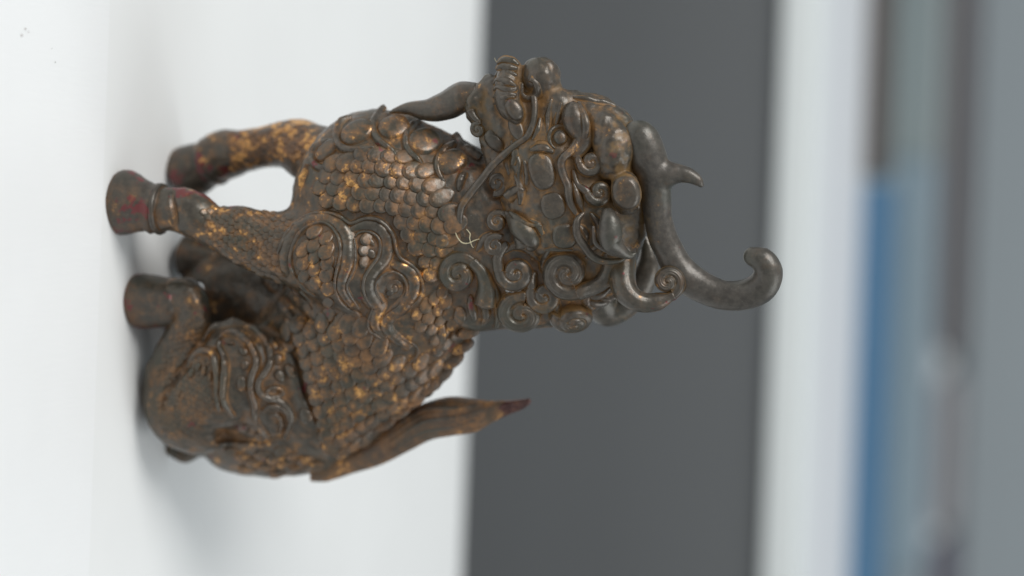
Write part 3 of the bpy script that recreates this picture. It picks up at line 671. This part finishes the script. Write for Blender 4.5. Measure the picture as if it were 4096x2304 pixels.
# thigh ornament
zt = lambda pts: Z(500, 1250, 2.574, pts)
for P_, r_ in (([(650, 570), (720, 465), (800, 405), (875, 402), (930, 455), (948, 560), (955, 750), (955, 900), (965, 1020)], (6, 13, 15, 15, 13, 6)),
               ([(985, 290), (972, 350), (1005, 430), (1032, 520), (1025, 640), (1012, 760), (1015, 900), (1060, 990), (1120, 1080)], (8, 13, 15, 15, 12, 6)),
               ([(985, 270), (1050, 212), (1140, 220), (1225, 272), (1300, 370), (1348, 470), (1345, 560), (1305, 650), (1292, 760), (1310, 850), (1338, 950), (1340, 1090), (1400, 1200), (1470, 1290)], (7, 13, 14, 14, 14, 14, 12, 7)),
               ([(1225, 140), (1330, 192), (1430, 290), (1482, 400), (1492, 500), (1445, 600), (1372, 690), (1365, 780), (1425, 850), (1520, 882), (1620, 922), (1695, 1000), (1715, 1100), (1680, 1200), (1640, 1300)], (7, 13, 14, 14, 14, 14, 12, 7)),
               ([(800, 290), (880, 195), (1000, 140), (1150, 128), (1300, 150)], (7, 14, 14, 6)),
               ([(1420, 1020), (1490, 955), (1590, 962), (1670, 1020), (1690, 1110)], (6, 11, 11, 6)),
               ([(1440, 820), (1500, 775), (1580, 775), (1625, 815), (1580, 860), (1490, 858), (1440, 820)], (8, 9, 9, 8)),
               ([(1480, 1060), (1540, 1040), (1600, 1080), (1610, 1160), (1590, 1240)], (6, 9, 9, 5))):
    stroke('thigh_ridge', zt(P_), tuple(q * 1.25 for q in r_), .75, 1.0, M_RIDGE, T_BODY, 10)
for c, a, b, an in (((1220, 400), 28, 20, 40), ((1090, 320), 20, 9, 0), ((1530, 340), 34, 24, 60), ((1570, 480), 26, 30, 20), ((1590, 650), 34, 26, 60), ((1700, 600), 24, 40, -30), ((1240, 540), 20, 26, 0), ((1200, 730), 26, 40, 0), ((1860, 1060), 34, 44, -20), ((1220, 1180), 34, 44, 0), ((1400, 1270), 34, 28, 10), ((760, 560), 12, 24, 15), ((690, 620), 11, 24, 15), ((820, 600), 12, 28, 10), ((880, 660), 10, 26, 5)):
    q = zt([c])[0]; dome('thigh_boss', q[0], q[1], a, b, 17, an, M_SCALE, T_BODY, 5, 14)

# dorsal plates down the back of the neck
for i, (x, y, a) in enumerate(((1893, 1340, 60), (1862, 1400, 55), (1826, 1455, 45), (1785, 1508, 42), (1735, 1555, 42), (1680, 1605, 42), (1620, 1655, 45), (1560, 1700, 45))):
    p, n = hit(T_BODY, x - 26, y - 20)
    if p is None: continue
    d = p[2] + 40; a = math.radians(a); x -= 6; y -= 6
    C = [Q(x + 40 * math.cos(t) * math.cos(a) - 52 * math.sin(t) * math.sin(a) - 10, y - 8 + 40 * math.cos(t) * math.sin(a) * .6 + 52 * math.sin(t) * math.cos(a), d) for t in np.linspace(0, 2 * math.pi, 17)[:-1]]
    # rounded fin: two rows of rings tapering in depth
    V = []; c0 = np.mean(C, 0)
    for s_, dz in ((.75, -46), (.96, -38), (1.0, 0), (.96, 90), (.75, 120)):
        V += [c0 + (q - c0) * s_ + np.array([0, 0, dz]) for q in C]
    V += [c0 + np.array([0, 0, -46]), c0 + np.array([0, 0, 66])]
    f = [(k * 16 + j, k * 16 + (j + 1) % 16, (k + 1) * 16 + (j + 1) % 16, (k + 1) * 16 + j) for k in range(4) for j in range(16)]
    f += [(80, (j + 1) % 16, j) for j in range(16)] + [(81, 64 + j, 64 + (j + 1) % 16) for j in range(16)]
    put('dorsal_plate', mesh_from_sculpt('dorsal_plate', np.array(V), f, np.full(82, .3)), M_TAIL, statue)
stroke('back_ridge', z6([(2130, 380), (2150, 480), (2160, 600), (2130, 740), (2080, 860)]), (8, 15, 16, 15, 8), .4, 1.0, M_RIDGE, T_BODY)

# ------------------------------------------------------------------ scales
def inside(x, y, poly):
    c = False; j = len(poly) - 1
    for i in range(len(poly)):
        xi, yi = poly[i]; xj, yj = poly[j]
        if (yi > y) != (yj > y) and x < (xj - xi) * (y - yi) / (yj - yi) + xi: c = not c
        j = i
    return c
def scale_mesh(name, seed, hb=.30, narrow=1.0):
    """overlapping scale: root low, free rim raised; unit length 1 along +x (free end)"""
    r_ = random.Random(seed); seg = 14; V = [(0, 0, hb * .64)]; R = [.18]
    for q, z0, rel in ((.5, .86, .22), (.82, .88, .45), (.98, .50, 1.0), (1.08, -.45, .0)):
        for k in range(seg):
            b = 2 * math.pi * k / seg; c, s_ = math.cos(b), math.sin(b)
            x = q * (c * .56 if c > 0 else c * .80); y = q * s_ * .50 * narrow
            tilt = .5 + .5 * (x / .62); z = hb * (z0 * (.12 + .88 * max(0, min(1, tilt)) ** .8) + r_.uniform(-.04, .04))
            V.append((x, y, z)); R.append(max(0, rel * (.35 + .65 * max(0, c)) if q > .6 else rel + r_.uniform(-.08, .08)))
    f = [(0, 1 + k, 1 + (k + 1) % seg) for k in range(seg)]
    for i in range(3):
        for k in range(seg):
            a, b = 1 + i * seg + k, 1 + i * seg + (k + 1) % seg; f.append((a, a + seg, b + seg, b))
    return V, f, R
def scale_data(seed, narrow):
    V, f, R = scale_mesh('scale', seed, .38, narrow); me = bpy.data.meshes.new('scale')
    me.from_pydata([tuple(c * U_ for c in v) for v in V], [], f); me.polygons.foreach_set('use_smooth', [True] * len(me.polygons))
    a = me.attributes.new('relief', 'FLOAT', 'POINT'); a.data.foreach_set('value', R); me.materials.append(M_SCALE); me.update(); return me
SC = [scale_data(s, n) for s, n in ((1, 1.0), (2, 1.08), (3, .94), (4, 1.0), (5, 1.05))]
keep_out = []
for b, rad in [(q, 34) for q in bands] + [(q, 16) for q in (rA, rB, rC, rD, rE)]:
    c = catmull(np.array(b), 60); keep_out.append((c, rad))
def blocked(x, y, extra=0):
    return any((np.hypot(c[:, 0] - x, c[:, 1] - y).min() < rad + extra) for c, rad in keep_out)
def frame(n, ang):
    a = math.radians(ang); u = np.array([math.cos(a), math.sin(a), 0.]); u -= u @ n * n; u /= np.linalg.norm(u); return u, np.cross(n, u), n
spots = []
def lattice(poly, angle, pitch_u, pitch_v, size, avoid=True, tree=None, curve=None, tag_=0):
    P = np.array(poly); c0 = P.mean(0); a = math.radians(angle); u = np.array([math.cos(a), math.sin(a)]); v = np.array([-u[1], u[0]])
    for i in range(-30, 31):
        for j in range(-30, 31):
            q = c0 + u * pitch_u * i + v * pitch_v * (j + .5 * (i % 2)) + rng.normal(0, 2.2, 2)
            if not inside(q[0], q[1], poly): continue
            if avoid and blocked(q[0], q[1], size * .18): continue
            p, n = hit(tree or T_BODY, *q)
            if p is None or n[2] > -.25: continue
            ns = [hit(T_SMOOTH, q[0] + dx, q[1] + dy)[1] for dx, dy in ((0, 0), (24, 0), (-24, 0), (0, 24), (0, -24))]
            n = np.sum([m_ for m_ in ns if m_ is not None] or [n], 0); n /= np.linalg.norm(n)
            an = angle + (curve(*q) if curve else 0) + rng.normal(0, 4)
            spots.append((p, n, an, size * rng.uniform(.93, 1.08), tag_, i))
chest = [(1230, 760), (1290, 690), (1370, 625), (1470, 610), (1560, 600), (1640, 650), (1720, 690), (1790, 780), (1830, 880), (1830, 930), (1790, 990), (1740, 1100), (1700, 1080), (1690, 1020), (1600, 930), (1560, 860), (1480, 850), (1400, 870), (1300, 830)]
lattice(chest, 150, 42, 61, 75, curve=lambda x, y: (x - 1500) * .02)
rear = [(1330, 1290), (1420, 1290), (1500, 1330), (1560, 1340), (1620, 1400), (1680, 1440), (1740, 1450), (1780, 1490), (1700, 1580), (1590, 1680), (1480, 1760), (1370, 1830), (1290, 1830), (1270, 1690), (1225, 1560), (1190, 1420), (1120, 1330), (1200, 1270), (1270, 1300)]
lattice(rear, 112, 40, 60, 71)
neck = [(1690, 1190), (1740, 1130), (1790, 1190), (1830, 1230), (1860, 1290), (1840, 1370), (1780, 1440), (1720, 1430), (1690, 1330), (1660, 1260)]
lattice(neck, 105, 40, 48, 50)
lobe = [(1190, 960), (1250, 910), (1320, 910), (1350, 980), (1345, 1070), (1335, 1160), (1380, 1250), (1420, 1300), (1340, 1300), (1260, 1220), (1190, 1120)]
lattice(lobe, 120, 42, 54, 56)
lobe2 = [(1425, 960), (1500, 950), (1505, 1020), (1450, 1100), (1440, 1160), (1420, 1100)]
lattice(lobe2, 120, 40, 44, 46)
rump = [(880, 1790), (960, 1800), (1100, 1800), (1200, 1790), (1280, 1830), (1260, 1880), (1100, 1895), (960, 1900)]
lattice(rump, 170, 40, 54, 56, avoid=False)
spots.sort(key=lambda s: -s[3])
main = spots[:300]
Bm = np.array(BASE)
for k, (p, n, an, sz, tg, i) in enumerate(main):
    u, v, nn = frame(n, an)
    # tip the free end up a little so the rows overlap
    nn2 = nn - .0 * u
    M3 = ROT @ np.stack([u, v, nn2], 1)
    o = bpy.data.objects.new('scale', SC[k % 5]); COL.objects.link(o); o.parent = statue
    loc = world(p + nn * 2)[0] - Bm; s_ = sz
    mt = Matrix(((M3[0, 0] * s_, M3[0, 1] * s_, M3[0, 2] * s_, loc[0]), (M3[1, 0] * s_, M3[1, 1] * s_, M3[1, 2] * s_, loc[1]), (M3[2, 0] * s_, M3[2, 1] * s_, M3[2, 2] * s_, loc[2]), (0, 0, 0, 1)))
    o.matrix_local = mt
# the small scales of the leg and the thigh: far past what can be picked apart, one mesh
def small(name, poly, angle, pu, pv, size, mat, hb=.34, tree=None):
    global spots
    spots = []; lattice(poly, angle, pu, pv, size, avoid=False, tree=tree); V, f, R = [], [], []
    for p, n, an, sz, tg, i in spots:
        a, b, c = scale_mesh('s', i + 50, hb); u, v, nn = frame(n, an); o = len(V)
        V += [p + (u * q[0] + v * q[1] + nn * q[2]) * sz for q in a]; f += [tuple(o + z for z in t) for t in b]; R += c
    if V:
        o = put(name, mesh_from_sculpt(name, np.array(V), f, R), mat, statue); o['kind'] = 'stuff'
small('leg_scales', [(800, 830), (950, 825), (1080, 850), (1180, 870), (1120, 950), (1115, 1060), (1150, 1150), (1070, 1110), (950, 1050), (850, 980)], 185, 20, 27, 30, M_SCALE)
small('thigh_scales', [(690, 1500), (760, 1450), (850, 1430), (860, 1560), (860, 1650), (760, 1760), (640, 1740), (600, 1620)], 170, 18, 25, 26, M_BODY, .22)
small('far_leg_scales', [(900, 530), (1000, 530), (1100, 520), (1200, 500), (1250, 560), (1200, 640), (1050, 645), (930, 690)], 180, 22, 28, 30, M_FARLEG, .25)
small('foot_scales', [(700, 1290), (820, 1290), (760, 1400), (660, 1560), (600, 1540), (660, 1400)], 130, 18, 26, 27, M_BODY, .2)

# ------------------------------------------------------------------ loose fibre caught on the whisker
fz = Z(1700, 550, 3.22, [(385, 1205), (420, 1290), (480, 1355), (560, 1360), (640, 1325), (745, 1295)])
fb = free('loose_fibre', [(x, y, dlast + 60) for x, y in fz], (1.6, 2.5, 2.7, 2.5, 2.1, 1.1), None, 6, rel=False, relief=.5)
def flat_mat(name, col, rough=.6, **kw):
    m, nt, P = new_mat(name); P.inputs['Base Color'].default_value = col + (1,); P.inputs['Roughness'].default_value = rough
    return m
M_FIB = flat_mat('fibre', (.50, .45, .30), .8)
fz2 = Z(1700, 550, 3.22, [(535, 1180), (580, 1240), (575, 1300), (600, 1390), (625, 1420)])
fb2 = free('fibre_strand', [(x, y, dlast + 50) for x, y in fz2], (1.5, 2.3, 2.1, 1.8, .9), None, 6, rel=False, relief=.5)
for o in (fb, fb2): o.data.materials.clear(); o.data.materials.append(M_FIB)
fb.parent = None; fb.location = BASE; fb2.parent = fb
tag(fb, 'pale yellow loose fibre caught on the end of the whisker', 'fibre')
fz3 = Z(1700, 200, 3.22, [(895, 100), (905, 130), (930, 165), (950, 185)])
hr = free('loose_hair', [(x, y, mid(x, y) - 10) for x, y in fz3], (.9, 1.1, 1.1, .8), None, 5, rel=False, relief=.5)
hr.data.materials.clear(); hr.data.materials.append(M_FIB); hr.parent = None; hr.location = BASE
tag(hr, 'tiny pale hair sticking up from the wrinkled lip of the statue', 'hair')

lump = dome('plaster_crumb', 2054, 1153, 42, 17, 10, 0, None, T_ALL, 6, 18, lift=16)
mc, ntc, Pc = new_mat('plaster'); cc = N(ntc, 'ShaderNodeNewGeometry').outputs['Position']
ntc.links.new(mixc(ntc, ramp(ntc, noise(ntc, cc, 900, 3, .6), .45, .55), (.06, .06, .06), (.55, .57, .58)), Pc.inputs['Base Color'])
lump.data.materials.clear(); lump.data.materials.append(mc); lump.parent = None; lump.location = BASE
tag(lump, 'small speckled white crumb lodged between two mane curls', 'crumb')
# ------------------------------------------------------------------ table
def box(name, lo, hi, mat, parent=None, bev=.0, label=None):
    import bmesh
    lo, hi = np.array(lo, float), np.array(hi, float); c = (lo + hi) / 2
    bm = bmesh.new(); bmesh.ops.create_cube(bm, size=1)
    for v in bm.verts: v.co = Vector((v.co.x * (hi - lo)[0], v.co.y * (hi - lo)[1], v.co.z * (hi - lo)[2]))
    if bev: bmesh.ops.bevel(bm, geom=list(bm.edges), offset=bev, segments=4, profile=.5, affect='EDGES')
    me = bpy.data.meshes.new(name); bm.to_mesh(me); bm.free()
    if bev: me.polygons.foreach_set('use_smooth', [False] * len(me.polygons))
    o = put(name, me, mat, parent, label); o.location = Vector(c) - (parent.location if parent else Vector((0, 0, 0)))
    return o
def painted(name, col, streak=.25, rough=.45, sx=70, sy=9):
    m, nt, P = new_mat(name)
    co = N(nt, 'ShaderNodeNewGeometry').outputs['Position']
    mp = N(nt, 'ShaderNodeMapping'); mp.inputs['Scale'].default_value = (sx * 10, sy * 10, 60); mp.inputs['Rotation'].default_value = (0, 0, .12)
    nt.links.new(co, mp.inputs[0])
    n = noise(nt, mp.outputs[0], 1.0, 4, .6); n2 = noise(nt, co, 14, 3, .5)
    c = mixc(nt, ramp(nt, n2, .3, .7), tuple(v * .965 for v in col), col); nt.links.new(c, P.inputs['Base Color'])
    P.inputs['Roughness'].default_value = rough
    b = N(nt, 'ShaderNodeBump'); b.inputs['Strength'].default_value = streak; b.inputs['Distance'].default_value = .0003
    nt.links.new(n, b.inputs['Height']); nt.links.new(b.outputs[0], P.inputs['Normal'])
    return m
M_FRONT = painted('white_paint_brushed', (.83, .838, .84), .35, .42)
M_TOP = painted('white_paint', (.80, .808, .803), .08, .5)
seam = ground(394, 1152)[1]; rear_y = ground(1905, 1152)[1]
table = bpy.data.objects.new('white_table', None); COL.objects.link(table); table.location = (0, .2, -.70)
tag(table, 'white painted table under the bronze beast, its front board bright and brushed', 'table')
rr_ = .009; pr = [(seam + .0002, -.028), (seam + .0002, 0.0)] + [(rear_y - rr_ + rr_ * math.sin(t), -rr_ + rr_ * math.cos(t)) for t in np.linspace(0, math.pi / 2, 10)] + [(rear_y, -.028)]
np_ = len(pr); Vt = [(x, y - .2, z + .70) for x in (-1.0, 1.0) for y, z in pr]
me = bpy.data.meshes.new('table_top'); me.from_pydata(Vt, [], [(j, (j + 1) % np_, np_ + (j + 1) % np_, np_ + j)[::-1] for j in range(np_)] + [tuple(range(np_)), tuple(range(2 * np_ - 1, np_ - 1, -1))])
put('table_top', me, M_TOP, table)
box('front_board', (-1.0, seam - .34, -.028), (1.0, seam, 0.0003), M_FRONT, table)
for x in (-.93, .93):
    for y in (seam - .28, rear_y - .08): box('table_leg', (x - .03, y - .03, -.70), (x + .03, y + .03, -.0285), M_TOP, table, .003)
# specks of dirt on the front board
M_SPECK = flat_mat('dirt', (.16, .10, .07), .9); M_SPECK2 = flat_mat('grey_dirt', (.30, .29, .28), .9)
def speck(px, py, r, mat):
    c = ground(px, py, .0005); V = [c + np.array([0, 0, r * .35])]; n = 8
    for k in range(n):
        q = r * random.uniform(.6, 1.3); V.append(c + np.array([q * math.cos(k * math.pi / 4), q * math.sin(k * math.pi / 4) * 1.5, 0]))
    return V, [(0, 1 + k, 1 + (k + 1) % n) for k in range(n)], mat
sp = [(102, 116, .0003, M_SPECK, 'largest brown dirt fleck on the white front board'), (88, 142, .00034, M_SPECK, 'brown dirt fleck just below the largest one on the white board'), (115, 127, .00018, M_SPECK, 'smallest brown dirt fleck beside the two larger ones on the white board'),
      (222, 249, .00022, M_SPECK2, 'grey dirt fleck on the white board between two others')] 
sp += [(208, 194, .00016, M_SPECK2, 'tiny grey dirt fleck near the hoof side of the brown ones'), (125, 712, .0, M_SPECK2, '')]
for px, py, r, mt_, lb in sp:
    if r <= 0: continue
    V, f, mt_ = speck(px, py, r, mt_); me = bpy.data.meshes.new('dirt_speck'); c = V[0]
    me.from_pydata([tuple(v - c) for v in V], [], f); o = put('dirt_speck', me, mt_); o.location = c
    tag(o, lb, 'dirt speck', 'dirt specks on the white board')

# ------------------------------------------------------------------ behind the table: a white desk with a dark panel, things on it, a shelf wall
def noisy(name, col, var=.06, scale=5, rough=.6):
    m, nt, P = new_mat(name); co = N(nt, 'ShaderNodeNewGeometry').outputs['Position']
    c = mixc(nt, noise(nt, co, scale, 3, .5), tuple(v * (1 - var) for v in col), tuple(min(1, v * (1 + var)) for v in col))
    nt.links.new(c, P.inputs['Base Color']); P.inputs['Roughness'].default_value = rough; return m
M_PANEL = noisy('grey_panel', (.137, .145, .151), .08, 3, .7)
M_DESK = noisy('desk_white', (.78, .82, .82), .03, 3, .5); M_DESKTOP = noisy('desk_top', (.74, .76, .79), .03, 3, .5)
dy = at_depth(3090, 1152, 1.30)[1]; z0 = at_depth(3085, 1152, 1.30)[2]; z1 = at_depth(3240, 1152, 1.30)[2]
desk_back = ground(3445, 1152, z1)[1]
desk = bpy.data.objects.new('white_desk', None); COL.objects.link(desk); desk.location = (0, dy, -.70)
tag(desk, 'blurred white desk with a dark grey front panel, standing behind the white table', 'desk')
box('front_panel', (-1.3, dy + .006, -.70), (1.3, dy + .026, z0 + .001), M_PANEL, desk)
box('desk_edge', (-1.3, dy, z0), (1.3, dy + .03, z1), M_DESK, desk, .002)
box('desk_top', (-1.3, dy + .0302, z0 + .004), (1.3, desk_back, z1 - .001), M_DESKTOP, desk)
for x in (-1.26, 1.26): box('side_panel', (x - .012, dy + .03, -.70), (x + .012, desk_back - .002, z0 + .003), M_PANEL, desk)
def onblock(name, px0, px1, py0, py1, depth, thick, mat, label, cat, zbase=None, group=None):
    a = at_depth(px0, (py0 + py1) / 2, depth); b = at_depth(px1, (py0 + py1) / 2, depth)
    x0, x1 = at_depth(px0, py0, depth)[0], at_depth(px0, py1, depth)[0]
    zb = a[2] if zbase is None else zbase
    o = box(name, (x0, a[1], zb), (x1, a[1] + thick, b[2]), mat, None, .002); tag(o, label, cat, group); return o
yd = 1.47
onblock('blue_folder', 3380, 3522, 735, 2700, yd, .05, noisy('blue_card', (.066, .165, .285), .1, 4, .5), 'blurred blue folder lying at the back of the white desk', 'folder')
onblock('brown_box', 3380, 3545, -500, 690, yd, .05, noisy('brown_card', (.082, .070, .064), .15, 4, .6), 'blurred dark brown box at the back of the white desk', 'box')
# far shelf unit: boards and a wall, heavily blurred
far = 2.1
sh = bpy.data.objects.new('far_cabinet', None); COL.objects.link(sh)
pw = at_depth(3560, 1152, far); sh.location = (0, pw[1], -.70)
tag(sh, 'far blue grey cabinet with a mauve recess, blurred behind the desk', 'cabinet')
zz = lambda px: at_depth(px, 1152, far)[2]
box('upper_door', (-2.2, pw[1], zz(3890)), (2.2, pw[1] + .02, zz(3890) + 1.2), noisy('pale_blue_grey', (.41, .46, .49), .12, 1.6, .6), sh)
box('shelf_board', (-2.2, pw[1] + .25, zz(3735) - .012), (2.2, pw[1] + .26, zz(3890)), noisy('recess_grey', (.34, .35, .37), .1, 2, .6), sh)
xx = lambda py: at_depth(3800, py, far)[0]
for a_, b_, col, nm, lb in ((-900, 1420, (.17, .15, .157), 'mauve', 'long dark mauve box in the cabinet recess, beyond the brown box'), (1500, 2120, (.40, .39, .41), 'pale_mauve', 'pale mauve box in the cabinet recess beside the long dark one'), (2150, 2900, (.15, .14, .185), 'dark_mauve', 'dark violet box in the cabinet recess at the lower picture edge')):
    o = box('stored_box', (xx(a_), pw[1] + .002, zz(3752)), (xx(b_), pw[1] + .2, zz(3868)), noisy(nm, col, .2, 6, .6), None, .012); tag(o, lb, 'box', 'boxes in the far cabinet')
for a_, b_, col in ((-1800, 640, (.36, .43, .44)), (644, 2300, (.345, .455, .53)), (2304, 4200, (.36, .44, .49))):
    box('lower_door', (xx(a_), pw[1], -.70), (xx(b_), pw[1] + .02, zz(3735)), noisy('door_blue_grey', col, .08, 5, .6), sh, .004)
floor = box('floor', (-6, -4, -.72), (6, 6, -.7005), noisy('floor_grey', (.22, .22, .22), .1, 2, .7)); floor['kind'] = 'structure'
print('tris', sum(len(p.vertices) - 2 for me in bpy.data.meshes for p in me.polygons), 'scales', len(main))
